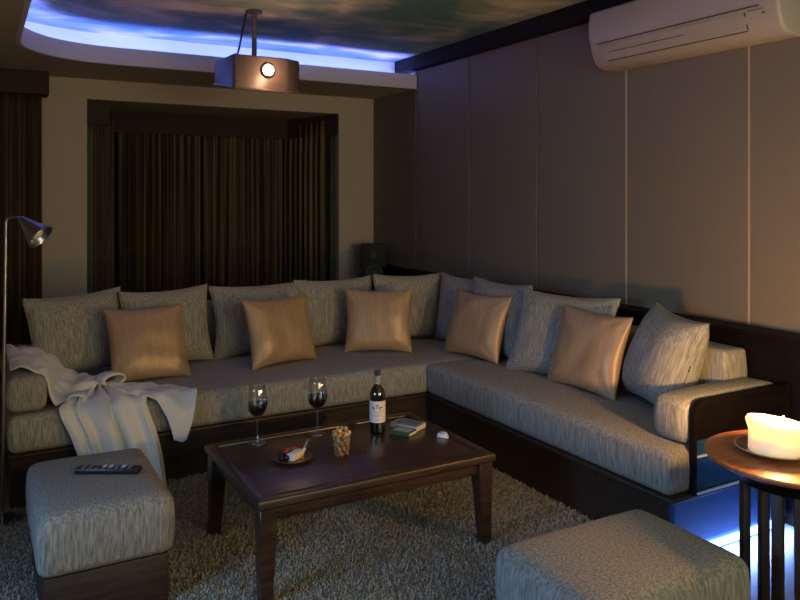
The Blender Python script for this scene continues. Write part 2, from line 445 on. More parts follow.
# end panel: dark rounded frame, inset and two ledges with blue light put into their colour
bm = bmesh.new(); t = bmesh.new()
def rr(x0, x1, z0, z1, r, y):
    P = [(x1, z0)]
    P += [(x1, z1)]
    for i in range(9):
        a = PI/2+PI/2*i/8; P.append((x0+r+r*math.cos(a), z1-r+r*math.sin(a)))
    P.append((x0, z0)); return P
def frame_bm(outp, inp, y0, y1):
    t = bmesh.new(); n = len(outp); V = [[t.verts.new((x, y, z)) for x, z in P] for P in (outp, inp) for y in (y0, y1)]
    for i in range(n-1):
        t.faces.new((V[0][i], V[0][i+1], V[1][i+1], V[1][i])); t.faces.new((V[2][i], V[3][i], V[3][i+1], V[2][i+1]))
        t.faces.new((V[0][i], V[2][i], V[2][i+1], V[0][i+1])); t.faces.new((V[1][i], V[1][i+1], V[3][i+1], V[3][i]))
    for i in (0, n-1): t.faces.new((V[0][i], V[1][i], V[3][i], V[2][i]))
    return t
sp_('end_frame', frame_bm(rr(2.66, 3.32, .276, .675, .07, 0), rr(2.675, 3.305, .276, .66, .06, 0), EY-.016, EY+.012), M['black_wood'])
t = bmesh.new(); vs = [t.verts.new((x, EY+.004, z)) for x, z in rr(2.668, 3.312, .275, .667, .065, 0)]
vs2 = [t.verts.new((x, EY+.012, z)) for x, z in rr(2.668, 3.312, .275, .667, .065, 0)]
t.faces.new(vs); t.faces.new(vs2)
for i in range(len(vs)): t.faces.new((vs[i], vs[(i+1) % len(vs)], vs2[(i+1) % len(vs)], vs2[i]))
sp_('end_panel', t, M['black_wood'], smooth=False)
bm = BOX(2.56, 3.312, EY+.004, EY+.028, .05, .254); sp_('end_panel', bm, M['panel_blue_bounce'], smooth=False)
bm = BOX(2.676, 3.304, EY-.006, EY+.003, .29, .50); sp_('end_panel', bm, M['panel_blue_bounce'], smooth=False)
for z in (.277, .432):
    sp_('end_ledge', BOX(2.677, 3.303, EY-.020, EY-.007, z, z+.009, bev=.002, seg=1), M['ledge_blue_glint'], smooth=False)
o = obj('floor_led_strip', BOX(2.62, 3.30, EY+.0, EY+.024, .012, .046, bev=.003, seg=1), M['led_blue'])
tag(o, 'blue light strip glowing low under the end of the sofa', 'light strip')

# ------------------------------------------------------------------ cushions
def cushion_bm(w, h, t, seed, pinch=.07, n=26, wr=.010, flat=.55):
    bm = bmesh.new(); rnd = random.Random(seed); so = rnd.uniform(0, 50); sides = []
    for s in (1, -1):
        g = []
        for j in range(n+1):
            row = []
            for i in range(n+1):
                u = 2*i/n-1; v = 2*j/n-1
                # denser near the rim
                u = math.sin(u*PI/2); v = math.sin(v*PI/2)
                x = w/2*u*(1-pinch*(1-v*v)*u*u); z = h/2*v*(1-pinch*(1-u*u)*v*v)
                e = max(0, (1-u**4)*(1-v**4))
                d = t/2*e**flat*(1-.12*(u*u+v*v)) * (1-.18*max(0, v))
                q = noise.noise(Vector((x*7+so, z*7, s*3.0)))*wr*e + noise.noise(Vector((x*16+so, z*10, s*5.0)))*wr*.45*e
                # creases running in from the corners
                for cu in (-1, 1):
                    for cv in (-1, 1):
                        dx, dz = cu-u, cv-v; rr_ = math.hypot(dx, dz)
                        if rr_ < .8: q += wr*.8*(1-rr_/.8)*math.sin(math.atan2(dz, dx)*9+so)*e**.5
                row.append(bm.verts.new((x, s*d + s*q if e > 0 else 0, z)))
            g.append(row)
        sides.append(g)
        for j in range(n):
            for i in range(n):
                f = (g[j][i], g[j][i+1], g[j+1][i+1], g[j+1][i]); bm.faces.new(f if s < 0 else tuple(reversed(f)))
    bmesh.ops.remove_doubles(bm, verts=bm.verts[:], dist=1e-5)
    return bm
def piping_bm(w, h, pinch, r=.005, n=20):
    pts = []
    for k in range(4):
        for i in range(n):
            a = -1+2*i/n
            u, v = ((a, -1), (1, a), (-a, 1), (-1, -a))[k]
            pts.append((w/2*u*(1-pinch*(1-v*v)*u*u), 0, h/2*v*(1-pinch*(1-u*u)*v*v)))
    pts.append(pts[0]); pts.append(pts[1])
    bm = bmesh.new(); tube(bm, pts, r, 6); return bm
def cushion(name, label, mat, w, h, t, bottom, yaw, lean, roll=0, seed=0, group=None, zb=ZT+.008, pinch=.07, wr=.008, piped=False):
    """bottom = plan position of the middle of the lower edge; yaw turns the face (0 = facing -Y); lean tips the top back"""
    o = obj(name, cushion_bm(w, h, t, seed, pinch, wr=wr), mat, auto=False)
    m = Matrix.Rotation(yaw, 4, 'Z') @ Matrix.Rotation(-lean, 4, 'X') @ Matrix.Rotation(roll, 4, 'Y')
    o.rotation_euler = m.to_euler()
    lo = min((m @ v.co).z for v in o.data.vertices)
    c = m @ Vector((0, 0, -h/2))
    o.location = (bottom[0]-c.x, bottom[1]-c.y, zb-lo)
    tag(o, label, 'cushion', group)
    if piped:
        p = obj('piping', piping_bm(w, h, pinch), mat, o)
    return o
GB = 'large grey back cushions'
GG = 'gold satin scatter cushions'
GR = M['sofa_cushion']
bc = [ # label, w, h, t, bottom, yaw, lean, roll
 ('grey back cushion farthest left, above the white throw', 0.57, 0.49, 0.17, (0.56, 4.85), R(10), R(12), R(-3)),
 ('grey back cushion second from left, half behind the leftmost gold cushion', 0.58, 0.49, 0.16, (1.08, 4.87), R(8), R(10), R(-1)),
 ('grey back cushion directly behind the second gold cushion from left', 0.72, 0.485, 0.17, (1.73, 4.935), R(3), R(13.7), R(0)),
 ('grey back cushion between the second and third gold cushions', 0.64, 0.485, 0.15, (2.29, 4.965), R(1.5), R(8), R(0)),
 ('grey cushion in the sofa corner right of the third gold cushion', 0.58, 0.49, 0.15, (2.85, 4.88), R(-7), R(7), R(1)),
 ('narrowly visible grey cushion at the right wall by the corner, left of a gold cushion', 0.5, 0.5, 0.14, (3.06, 4.58), R(-84), R(8), R(0)),
 ('grey cushion behind the gold cushion that stands nearest the sofa corner on the right section', .64, .51, .15, (3.04, 4.10), R(-89), R(8), R(0)),
 ('wide grey cushion on the right section left of the wrinkled gold cushion', .70, .52, .17, (2.97, 3.43), R(-76), R(20), R(0)),
 ('grey cushion slumped against the right armrest with its edge lit by candlelight', .50, .50, .27, (2.985, 2.72), R(-108), R(20), R(4)),
]
for i, (lb, w, h, t, b, ya, le, ro) in enumerate(bc):
    cushion('back_cushion', lb, GR, w, h, t, b, ya, le, ro, seed=i*3+1, group=GB, pinch=.10, piped=True)
gc = [
 ('leftmost gold satin cushion, beside the white throw', 0.465, 0.46, 0.15, (0.9, 4.53), R(3), R(26), R(0)),
 ('gold satin cushion second from left, behind the two wine glasses', 0.5, 0.435, 0.15, (1.736, 4.56), R(13.8), R(16), R(0)),
 ('gold satin cushion behind the wine bottle, third from left', 0.475, 0.44, 0.15, (2.42, 4.586), R(-30), R(14.3), R(0)),
 ('gold satin cushion nearest the sofa corner on the right section', 0.52, 0.445, 0.15, (2.87, 4.136), R(-81), R(17.5), R(0)),
 ('wrinkled gold satin cushion farthest right, between two grey cushions', 0.53, 0.455, 0.15, (2.905, 3.131), R(-89), R(17), R(0.5)),
]
for i, (lb, w, h, t, b, ya, le, ro) in enumerate(gc):
    cushion('scatter_cushion', lb, M['gold'], w, h, t, b, ya, le, ro, seed=i*7+40, group=GG, pinch=.085, wr=.016)

# ------------------------------------------------------------------ white throw on the left end of the sofa
def loft(bm, rails, nu, nv, amp, seed, freq=3.0):
    """surface through a row of rails (each a list of points), with soft wrinkles"""
    S = [spline(r, nv) for r in rails]; t = bmesh.new(); g = []
    cols = []
    for k in range(nv): cols.append(spline([s[k] for s in S], nu))
    for k in range(nv): g.append([t.verts.new(p + Vector((0, 0, 1))*amp*noise.noise(Vector((p.x*freq*4+seed, p.y*freq*4, p.z*freq*4)))) for p in cols[k]])
    for a, b in zip(g, g[1:]):
        for i in range(nu-1): t.faces.new((a[i], a[i+1], b[i+1], b[i]))
    merge(bm, t)
bm = bmesh.new()
# strip from the armrest down across the seat to the gather
loft(bm, [
 [(.155, 4.92, .668), (.23, 4.88, .672), (.34, 4.80, .650), (.46, 4.72, .560), (.56, 4.66, .505), (.63, 4.56, .500)],
 [(.155, 4.80, .672), (.23, 4.74, .690), (.33, 4.67, .655), (.44, 4.61, .550), (.55, 4.55, .520), (.62, 4.47, .515)],
 [(.155, 4.68, .668), (.23, 4.62, .668), (.325, 4.55, .640), (.41, 4.51, .525), (.52, 4.47, .495), (.60, 4.42, .500)],
 [(.155, 4.58, .670), (.23, 4.52, .694), (.325, 4.46, .650), (.395, 4.43, .540), (.49, 4.41, .530), (.58, 4.38, .520)],
 [(.155, 4.47, .668), (.23, 4.42, .668), (.32, 4.36, .630), (.37, 4.34, .520), (.46, 4.34, .490), (.55, 4.34, .495)],
 [(.155, 4.38, .668), (.23, 4.32, .684), (.315, 4.28, .640), (.355, 4.27, .500), (.42, 4.29, .480), (.52, 4.30, .492)],
 [(.155, 4.30, .666), (.23, 4.25, .668), (.308, 4.22, .625), (.345, 4.22, .490), (.40, 4.24, .476), (.50, 4.27, .486)],
], 70, 50, .028, 1, 4.2)
# fan of folds from the gather over the seat front to the floor
F = []
OFF = (0, .018, -.012, .004, .030, -.006, -.030, .010, .034, .020, -.034, -.038, .016, .034, .012, -.016, .006, .026, .010, -.006)
HEM = (.10, .06, .05, .04, .05, .06, .07, .10, .12, .13, .10, .05, .04, .03, .02, .015, .015, .014, .014, .014)
NF = len(OFF)
for i in range(NF):
    s = i/(NF-1); o_ = OFF[i]
    s2 = s+.03*math.sin(s*17)
    xe = .372+.43*s2; xh = .495+.40*s2
    F.append([(.535+.13*s, 4.40-.03*abs(s-.5), .500+.5*o_), (.485+.23*s2, 4.30, .496+.6*max(o_, -.016)), (xe+.012, 4.19, .486+.5*max(o_, -.012)),
              (xe, 4.122-max(o_, -.012)*.5, .448), (xe+(xh-xe)*.4, 4.095-o_*.75, .33), (xe+(xh-xe)*.75, 4.080-o_, .2), (xh, 4.072-o_*1.1, HEM[i])])
loft(bm, F, 130, 44, .008, 5)
# flap spread to the right over the seat and folded at the front edge
loft(bm, [
 [(.60, 4.44, .505), (.72, 4.46, .490), (.86, 4.40, .482), (.98, 4.28, .482), (1.06, 4.15, .484)],
 [(.62, 4.38, .520), (.73, 4.38, .505), (.86, 4.32, .486), (.97, 4.21, .484), (1.055, 4.115, .470)],
 [(.64, 4.33, .500), (.74, 4.30, .488), (.84, 4.23, .484), (.94, 4.15, .482), (1.035, 4.085, .40)],
 [(.65, 4.29, .510), (.74, 4.24, .498), (.83, 4.17, .484), (.92, 4.098, .455), (1.015, 4.082, .32)],
 [(.65, 4.27, .490), (.73, 4.21, .484), (.82, 4.13, .478), (.905, 4.092, .40), (.985, 4.086, .245)],
 [(.65, 4.265, .486), (.73, 4.20, .482), (.815, 4.12, .474), (.89, 4.10, .38), (.925, 4.092, .235)],
], 60, 40, .016, 9, 4.0)
# the rolled knot where the folds gather
def ribbon_loop(bm, C, r0, r1, w, tilt):
    t = bmesh.new(); rows = []; n = 28
    for i in range(n+1):
        a = 2*PI*i/n; p = Vector((r0*math.cos(a), 0, r1*math.sin(a))); row = []
        for k in range(5):
            o_ = (k/4-.5)*w
            q = Matrix.Rotation(tilt, 3, 'Z') @ Vector((p.x*(1-.25*abs(k/4-.5)), o_, p.z*(1-.25*abs(k/4-.5)))); row.append(t.verts.new(q+Vector(C)))
        rows.append(row)
    for a, b in zip(rows, rows[1:]):
        for k in range(4): t.faces.new((a[k], a[k+1], b[k+1], b[k]))
    merge(bm, t)
ribbon_loop(bm, (.655, 4.43, .535), .070, .030, .09, R(24))
ribbon_loop(bm, (.465, 4.235, .500), .040, .020, .08, R(-20))
th = obj('throw_blanket', bm, M['throw'], auto=False)
sd = th.modifiers.new('solid', 'SOLIDIFY'); sd.thickness = .010; sd.offset = .6
tag(th, 'white throw blanket gathered over the left armrest and hanging off the sofa front', 'blanket')

# ------------------------------------------------------------------ pouffes
def pouffe(loc, rz, label):
    e = empty('ottoman', (loc[0], loc[1], .008), rz); tag(e, label, 'ottoman', 'grey upholstered ottomans')
    part('base', BOX(-.215, .215, -.305, .305, .0, .19, bev=.005), M['dark_wood'], e)
    part('seat_cushion', padded(-.232, .232, -.325, .325, .19, .415, bev=.04, crown=.012, seed=loc[0]), M['pouffe'], e, auto=False)
    return e
pouffe((.425, 3.22, 0), 0, 'grey ottoman with the black remote control on top, near the white throw')
pouffe((1.785, 1.735, 0), R(90), 'grey ottoman in the right foreground beside the round candle table')
# remote control
rm = empty('remote_control', (.468, 3.215, .437), R(-29)); tag(rm, 'black remote control lying on the left grey ottoman', 'remote control')
part('case', BOX(-.128, .128, -.026, .026, 0, .022, bev=.006), M['black'], rm)
for i in range(8):
    for j in range(3):
        if (i, j) in ((2, 1),): continue
        pale = (i in (3, 4, 6)) and j != 0
        part('button', BOX(-.095+i*.026-.008, -.095+i*.026+.008, -.017+j*.015-.0045, -.017+j*.015+.0045, .0205, .0255, bev=.0015, seg=1), M['button_pale' if pale else 'button'], rm)

# ------------------------------------------------------------------ coffee table
ct = empty('coffee_table', (1.465, 3.072, 0)); tag(ct, 'low dark wooden coffee table with tapered legs in front of the sofa', 'table')
hx, hy = .547, .378
bm = bmesh.new()
box(bm, -hx+.05, hx-.05, -hy+.05, hy-.05, .382, .404, bev=.003)
part('table_top', bm, M['table_wood'], ct)
t = bmesh.new()
def ringrect(a, b, z): return [t.verts.new((sx*a, sy*b, z)) for sx, sy in ((-1, -1), (1, -1), (1, 1), (-1, 1))]
prof = [(.055, .398), (.052, .408), (.045, .410), (.012, .410), (.003, .405), (0, .396), (0, .378), (.008, .370), (.016, .366), (.055, .366)]
rs = [ringrect(hx-d, hy-d, z) for d, z in prof]
for A, B in zip(rs, rs[1:]+[rs[0]]):
    for i in range(4): t.faces.new((A[i], A[(i+1) % 4], B[(i+1) % 4], B[i]))
part('table_edge', t, M['table_wood'], ct)
bm = bmesh.new()
for s in (-1, 1):
    box(bm, -hx+.03, hx-.03, s*(hy-.04)-.011, s*(hy-.04)+.011, .318, .368, bev=.003)
    box(bm, s*(hx-.04)-.011, s*(hx-.04)+.011, -hy+.03, hy-.03, .318, .368, bev=.003)
part('apron', bm, M['table_wood'], ct)
for sx in (-1, 1):
    for sy in (-1, 1):
        bm = bmesh.new(); t = bmesh.new(); cx, cy = sx*(hx-.045), sy*(hy-.045)
        vs = []
        for z, w in ((0, .021), (.004, .023), (.30, .034), (.3675, .034)):
            vs.append([t.verts.new((cx+a*w+sx*(.034-w)*.7, cy+b*w+sy*(.034-w)*.7, z)) for a, b in ((-1, -1), (1, -1), (1, 1), (-1, 1))])
        for A, B in zip(vs, vs[1:]):
            for i in range(4): t.faces.new((A[i], A[(i+1) % 4], B[(i+1) % 4], B[i]))
        t.faces.new(vs[0]); t.faces.new(vs[-1])
        bmesh.ops.bevel(t, geom=t.edges[:], offset=.002, segments=1, affect='EDGES')
        merge(bm, t); part('leg', bm, M['table_wood'], ct)
TZ = .4045

# wine glasses
def wine_glass(loc, label):
    e = empty('wine_glass', loc); tag(e, label, 'wine glass', 'wine glasses on the coffee table')
    ot = [(.0001, 0), (.041, 0), (.0415, .002), (.036, .004), (.012, .009), (.0048, .016), (.0042, .06), (.0042, .105), (.006, .116), (.022, .128), (.039, .147), (.0475, .172), (.0485, .195), (.0455, .225), (.040, .252), (.0365, .270)]
    inn = [(.0353, .270), (.0386, .252), (.044, .225), (.0470, .195), (.0460, .172), (.0375, .148), (.021, .1305), (.0001, .1225)]
    part('glass_body', LATHE(ot+inn, n=40, cap=False), M['glass'], e, auto=False)
    wi = [(.0001, .1235), (.0205, .1315), (.0368, .149), (.0452, .172), (.0461, .186), (.0462, .187), (.0001, .187)]
    o = part('wine', LATHE(wi, n=40, cap=False), M['wine'], e); o['label'] = 'dark red wine'
wine_glass((1.139, 3.36, TZ), 'left glass of red wine, farther from the bottle')
wine_glass((1.434, 3.345, TZ), 'right glass of red wine, nearer the bottle')
# bottle
bt = empty('wine_bottle', (1.700, 3.23, TZ), R(0)); tag(bt, 'green glass red wine bottle with a pale label on the coffee table', 'bottle')
ot = [(.0001, .012), (.03, .004), (.034, .0), (.0375, .004), (.038, .012), (.038, .178), (.0365, .192), (.029, .212), (.018, .228), (.0145, .242), (.0138, .262), (.0138, .286), (.0155, .287), (.0155, .297), (.0138, .298)]
part('bottle_body', LATHE(ot+[(.0105, .297), (.0105, .245), (.014, .228), (.026, .211), (.034, .19), (.0355, .178), (.0355, .014), (.0001, .018)], n=40, cap=False), M['bottle'], bt, auto=False)
part('wine', LATHE([(.0001, .0185), (.0345, .0155), (.035, .02), (.035, .176), (.033, .19), (.025, .208), (.0001, .209)], n=32, cap=False), M['wine'], bt)
part('label_wrap', LATHE([(.0383, .056), (.0386, .056), (.0386, .158), (.0383, .158)], n=48, cap=False), M['label'], bt)['label'] = 'pale paper label'
part('capsule', LATHE([(.0143, .243), (.0146, .243), (.0146, .286), (.0160, .287), (.0160, .2985), (.0001, .2995)], n=28, cap=False), M['capsule'], bt)
part('neck_label', LATHE([(.0158, .238), (.0162, .238), (.0153, .276), (.0149, .276)], n=28, cap=False), M['neck_label'], bt)
def on_label(a, z, w, h, name='label_mark', m='ink'):
    """small printed mark on the cylindrical label, a = angle from the front"""
    t = bmesh.new(); n = 4; base = math.atan2(-3.23, -1.70); r = .0388; rows = []
    for i in range(n+1):
        an = base+a+(i/n-.5)*w/r
        rows.append([t.verts.new((r_*math.cos(an), r_*math.sin(an), zz)) for r_ in (r, r+.0004) for zz in (z-h/2, z+h/2)])
    for A, B in zip(rows, rows[1:]):
        for p, q in ((0, 1), (1, 3), (3, 2), (2, 0)): t.faces.new((A[p], A[q], B[q], B[p]))
    t.faces.new((rows[0][0], rows[0][1], rows[0][3], rows[0][2])); t.faces.new((rows[-1][0], rows[-1][1], rows[-1][3], rows[-1][2]))
    return t
bm = bmesh.new()
for a, z, w, h in ((-.55, .128, .012, .006), (-.45, .122, .006, .008), (.42, .129, .014, .006), (.30, .123, .006, .007), (.0, .140, .007, .007), (-.12, .134, .005, .004), (.12, .134, .005, .004), (0, .127, .01, .003)):
    merge(bm, on_label(a, z, w, h))
part('label_emblem', bm, M['ink'], bt)
bm = bmesh.new()
for z, w in ((.110, .034), (.104, .026), (.092, .030), (.086, .020), (.072, .032), (.066, .024)): merge(bm, on_label(0, z, w, .0018))
part('label_lines', bm, M['neck_label'], bt)
# snack plate and food
pc = (1.200, 3.075)
o = obj('snack_plate', LATHE([(.0001, 0), (.055, 0), (.062, .003), (.088, .012), (.0905, .0145), (.088, .015), (.060, .0065), (.0001, .0055)], n=48, cap=False), M['plate'], loc=(*pc, TZ))
tag(o, 'small round brown snack plate with cheese and strawberries on it', 'plate')
o = empty('cheese_wedge', (pc[0]+.012, pc[1]-.010, TZ+.0065), R(35)); tag(o, 'pale block of cheese at the front of the snack plate', 'cheese')
part('cheese', BOX(-.040, .040, -.017, .017, 0, .024, bev=.003), M['cheese'], o); part('rind', BOX(-.041, .041, -.018, .018, .024, .030, bev=.002), M['rind'], o)
def berry(x, y, z, r, rot, label):
    e = empty('strawberry', (x, y, z)); e.rotation_euler = rot; tag(e, label, 'strawberry', 'strawberries on the snack plate')
    bm = bmesh.new(); lathe(bm, [(.0001, -1.15*r), (.45*r, -.95*r), (.85*r, -.25*r), (1.0*r, .35*r), (.8*r, .8*r), (.3*r, .98*r), (.0001, .95*r)], n=16, cap=False)
    part('fruit', bm, M['berry'], e)
    bm = bmesh.new()
    for k in range(6):
        a = 2*PI*k/6; c_, s_ = math.cos(a), math.sin(a)
        t = bmesh.new(); v = [t.verts.new(p) for p in ((0, 0, r*1.02), (c_*.5*r-s_*.2*r, s_*.5*r+c_*.2*r, r*1.08), (c_*.95*r, s_*.95*r, r*.9), (c_*.5*r+s_*.2*r, s_*.5*r-c_*.2*r, r*1.08))]
        t.faces.new(v); merge(bm, t)
    part('leaf_crown', bm, M['leaf'], e)
berry(pc[0]-.012, pc[1]+.040, TZ+.024, .019, (R(75), 0, R(20)), 'strawberry left of the other one, behind the cheese')
berry(pc[0]+.026, pc[1]+.040, TZ+.025, .020, (R(80), 0, R(-50)), 'strawberry right of the other one, behind the cheese')
for k, (dx, dy, lb) in enumerate(((-.052, -.008, 'black olive at the left rim of the snack plate'), (-.030, -.018, 'black olive touching the left end of the cheese'), (-.043, .018, 'black olive farthest back on the snack plate'))):
    o = obj('olive', LATHE([(.0001, -.014), (.007, -.012), (.0115, -.004), (.0115, .004), (.007, .012), (.0001, .014)], n=16, cap=False), M['olive'], loc=(pc[0]+dx, pc[1]+dy, TZ+.019), rot=(R(90), 0, R(30*k)), auto=False)
    tag(o, lb, 'olive', 'olives on the snack plate')
kn = empty('cheese_knife', (pc[0]+.055, pc[1]+.012, TZ+.021), R(52)); kn.rotation_euler = (R(0), R(-14), R(52)); tag(kn, 'small metal cheese knife propped on the plate beside the cheese', 'knife')
part('blade', BOX(-.045, .03, -.008, .008, 0, .0022, bev=.0008, seg=1), M['metal'], kn); part('handle', BOX(.03, .095, -.006, .006, -.003, .006, bev=.002), M['metal'], kn)
# snack tumbler
sgx, sgy = 1.402, 3.00
sg = empty('snack_glass', (sgx, sgy, TZ)); tag(sg, 'clear glass tumbler filled with orange and yellow nuts', 'glass')
part('glass_body', LATHE([(.0001, 0), (.034, 0), (.0365, .004), (.0455, .100), (.0455, .102), (.0440, .102), (.0350, .008), (.0001, .007)], n=40, cap=False), M['tumbler'], sg, auto=False)
rn = random.Random(4); k = 0
for lay in range(9):
    z = .018+lay*.0125; rmax = .024+.0095*z/.1
    for i in range(9 if lay < 8 else 5):
        a = 2*PI*(i/7.0)+lay*2.4+rn.uniform(-.2, .2); rr0 = (rmax if i < 7 else rmax*.3) * (1 if lay < 8 else .65)
        bm = bmesh.new(); bmesh.ops.create_icosphere(bm, subdivisions=2, radius=.0105)
        s3 = (rn.uniform(.75, 1.0), rn.uniform(.65, .9), rn.uniform(.55, .85))
        for v in bm.verts: v.co = Vector((v.co.x*s3[0], v.co.y*s3[1], v.co.z*s3[2]))*(1+.12*noise.noise(v.co*180+Vector((k, 0, 0))))
        o = obj('nut', bm, M[rn.choice(('nut_a', 'nut_b', 'nut_c', 'nut_a'))], loc=(sgx+rr0*math.cos(a), sgy+rr0*math.sin(a), TZ+z+rn.uniform(-.003, .003)), rot=(rn.uniform(0, 3), rn.uniform(0, 3), rn.uniform(0, 3)), auto=False)
        tag(o, 'roasted nut among the others inside the clear tumbler', 'nut', 'nuts in the tumbler'); k += 1
# two small books
def book(loc, rz, w, d, h, cover, top, label):
    e = empty('small_book', loc, rz); tag(e, label, 'book', 'small books beside the wine bottle')
    bm = bmesh.new(); box(bm, -w/2, w/2, -d/2, d/2, 0, .0025, bev=.0008, seg=1); box(bm, -w/2, -w/2+.003, -d/2, d/2, .0025, h-.0025)
    box(bm, -w/2, w/2, -d/2, d/2, h-.0025, h, bev=.0008, seg=1); part('cover', bm, M[cover], e)
    part('pages', BOX(-w/2+.003, w/2-.003, -d/2+.003, d/2-.003, .0025, h-.0025), M['paper'], e)
    part('cover_picture', BOX(-w/2+.012, w/2-.012, -d/2+.014, d/2-.014, h, h+.0006), M[top], e)
book((1.800, 3.150, TZ), R(28), .075, .11, .018, 'book_green', 'book_pale', 'small green book lying beside the wine bottle, nearer the camera')
book((1.868, 3.222, TZ), R(28), .10, .15, .024, 'book_pale', 'book_blue', 'small book with a blue-grey top, lying behind the green one')
# white half-round thing and its dark stand
t = bmesh.new(); n = 20
poly = [(.026*math.cos(PI*i/n), .026*math.sin(PI*i/n)) for i in range(n+1)]
prism(t, poly, 0, .016)
bmesh.ops.bevel(t, geom=t.edges[:], offset=.004, segments=2, profile=.5, affect='EDGES')
o = obj('half_round_cheese', t, M['porcelain'], loc=(1.930, 3.005, TZ+.002), rot=(R(18), 0, R(-58)), auto=False)
tag(o, 'small white half-round piece lying alone near the right corner of the coffee table', 'cheese')

# ------------------------------------------------------------------ speaker
e = empty('speaker', (3.305, 6.36, 0), R(-24)); tag(e, 'black floor-standing speaker in the corner behind the sofa', 'speaker')
part('cabinet', BOX(-.115, .115, -.10, .14, .03, 1.09, bev=.006), M['matt_black'], e)
part('plinth', BOX(-.13, .13, -.11, .15, 0, .03, bev=.004), M['matt_black'], e)
for z, r, nm in ((.99, .035, 'tweeter'), (.82, .075, 'woofer'), (.62, .075, 'woofer')):
    bm = bmesh.new(); lathe(bm, [(r*1.15, 0), (r*1.15, .007), (r, .008), (r*.75, -.004+.006), (r*.3, .002), (r*.28, .006), (.0001, .009)], n=32, cap=False, mtx=Matrix.Translation((0, -.1005, z)) @ Matrix.Rotation(R(90), 4, 'X'))
    part(nm, bm, M['cone'], e)

# ------------------------------------------------------------------ air conditioner on the right wall
ac = empty('air_conditioner', (XR-.022, 2.80, 2.322)); tag(ac, 'white wall-mounted split air conditioner high on the right wall', 'air conditioner')
prf = [(0, .352), (-.175, .352), (-.195, .346), (-.205, .335), (-.207, .29), (-.203, .18), (-.19, .10), (-.165, .045), (-.13, .012), (-.08, 0), (0, 0)]
def extr(prf, y0, y1):
    t = bmesh.new(); a = [t.verts.new((x, y0, z)) for x, z in prf]; b = [t.verts.new((x, y1, z)) for x, z in prf]; n = len(prf)
    for i in range(n): t.faces.new((a[i], a[(i+1) % n], b[(i+1) % n], b[i]))
    fa = t.faces.new(a); fb = t.faces.new(b)
    bmesh.ops.bevel(t, geom=[e_ for e_ in t.edges if e_ in list(fa.edges)+list(fb.edges)], offset=.016, segments=3, profile=.5, affect='EDGES')
    return t
part('body', extr(prf, -.60, .64), M['white_plastic'], ac)
def acs(name, pts, y0, y1, th, m):
    """thin strip lying on the front surface between two profile points"""
    (x0, z0), (x1, z1) = pts; t = bmesh.new()
    d = Vector((x1-x0, 0, z1-z0)).normalized(); nr = Vector((d.z, 0, -d.x));
    if nr.x > 0: nr = -nr
    vs = []
    for y in (y0, y1):
        for (x, z) in ((x0, z0), (x1, z1)):
            for k in (-.003, th): vs.append(t.verts.new(Vector((x, y, z))+nr*k))
    for f in ((0, 1, 3, 2), (4, 6, 7, 5), (0, 4, 5, 1), (2, 3, 7, 6), (1, 5, 7, 3), (0, 2, 6, 4)): t.faces.new([vs[i] for i in f])
    return part(name, t, M[m], ac, smooth=False)
acs('panel_gap', ((-.2005, .150), (-.199, .143)), -.50, .58, .0008, 'vent_dark')
acs('flap_gap', ((-.1625, .0430), (-.1575, .0385)), -.42, .52, .0008, 'vent_dark')
acs('air_flap', ((-.197, .127), (-.169, .053)), -.40, .55, .0022, 'white_plastic')
acs('flap_line', ((-.1835, .091), (-.182, .088)), -.05, .50, .004, 'vent_dark')
acs('flap_end_gap', ((-.197, .125), (-.166, .046)), -.425, -.418, .001, 'vent_dark')
acs('brand_mark', ((-.2035, .197), (-.2031, .192)), .10, .20, .001, 'metal')
acs('brand_mark', ((-.2025, .182), (-.2021, .179)), .08, .16, .001, 'metal')
acs('indicator', ((-.193, .112), (-.190, .105)), -.53, -.515, .001, 'vent_dark')
acs('indicator', ((-.197, .130), (-.196, .127)), -.52, -.44, .001, 'vent_dark')

# ------------------------------------------------------------------ projector
pj = empty('projector', (1.66, 4.70, 2.236)); tag(pj, 'dark ceiling projector on a pole with a glowing lens', 'projector')
t = bmesh.new()
# plan outline: chamfered body; sides narrower at the lower back
pl = [(-.225, 0), (.14, -.0), (.245, .05), (.265, .12), (.235, .50), (-.20, .50), (-.235, .40)]
bmv = bmesh.new()
prism(bmv, pl, .0, .226)
for v in bmv.verts: v.co.z += .095*max(0, v.co.y)/.5*(1-v.co.z/.226)
bmesh.ops.bevel(bmv, geom=bmv.edges[:], offset=.014, segments=3, profile=.5, affect='EDGES')
part('case', bmv, M['pj'], pj)
bm = bmesh.new(); lathe(bm, [(.048, .0), (.048, .016), (.038, .020), (.034, .010), (.034, 0)], n=36, cap=False, mtx=Matrix.Translation((.005, .004, .135)) @ Matrix.Rotation(R(90), 4, 'X'))
part('lens_ring', bm, M['black'], pj)
bm = bmesh.new(); lathe(bm, [(.033, .004), (.022, .010), (.0001, .012)], n=32, cap=False, mtx=Matrix.Translation((.005, .004, .135)) @ Matrix.Rotation(R(90), 4, 'X'))
part('lens', bm, M['lens'], pj)['label'] = 'glowing lens'
bm = bmesh.new()
for i in range(6): box(bm, .255, .262, .16+i*.045, .185+i*.045, .10, .17)
part('vent_grille', bm, M['black'], pj)
bm = bmesh.new(); box(bm, -.09, .09, .12, .34, .226, .234, bev=.003); lathe(bm, [(.018, .234), (.018, .24), (.012, .245)], n=20, c=(-.02, .20))
part('mount_bracket', bm, M['metal'], pj)
bm = bmesh.new(); lathe(bm, [(.017, .24), (.017, .548)], n=20, c=(-.02, .20)); lathe(bm, [(.055, .548), (.055, .564)], n=28, c=(-.02, .20))
part('mount_pole', bm, M['pole'], pj)
bm = bmesh.new(); tube(bm, spline([(-.07, .20, .562), (-.085, .20, .50), (-.12, .18, .35), (-.16, .12, .25), (-.19, .10, .236), (-.205, .28, .232), (-.21, .42, .236), (-.20, .48, .228)], 40), .007, 8)
part('cable', bm, M['black'], pj)

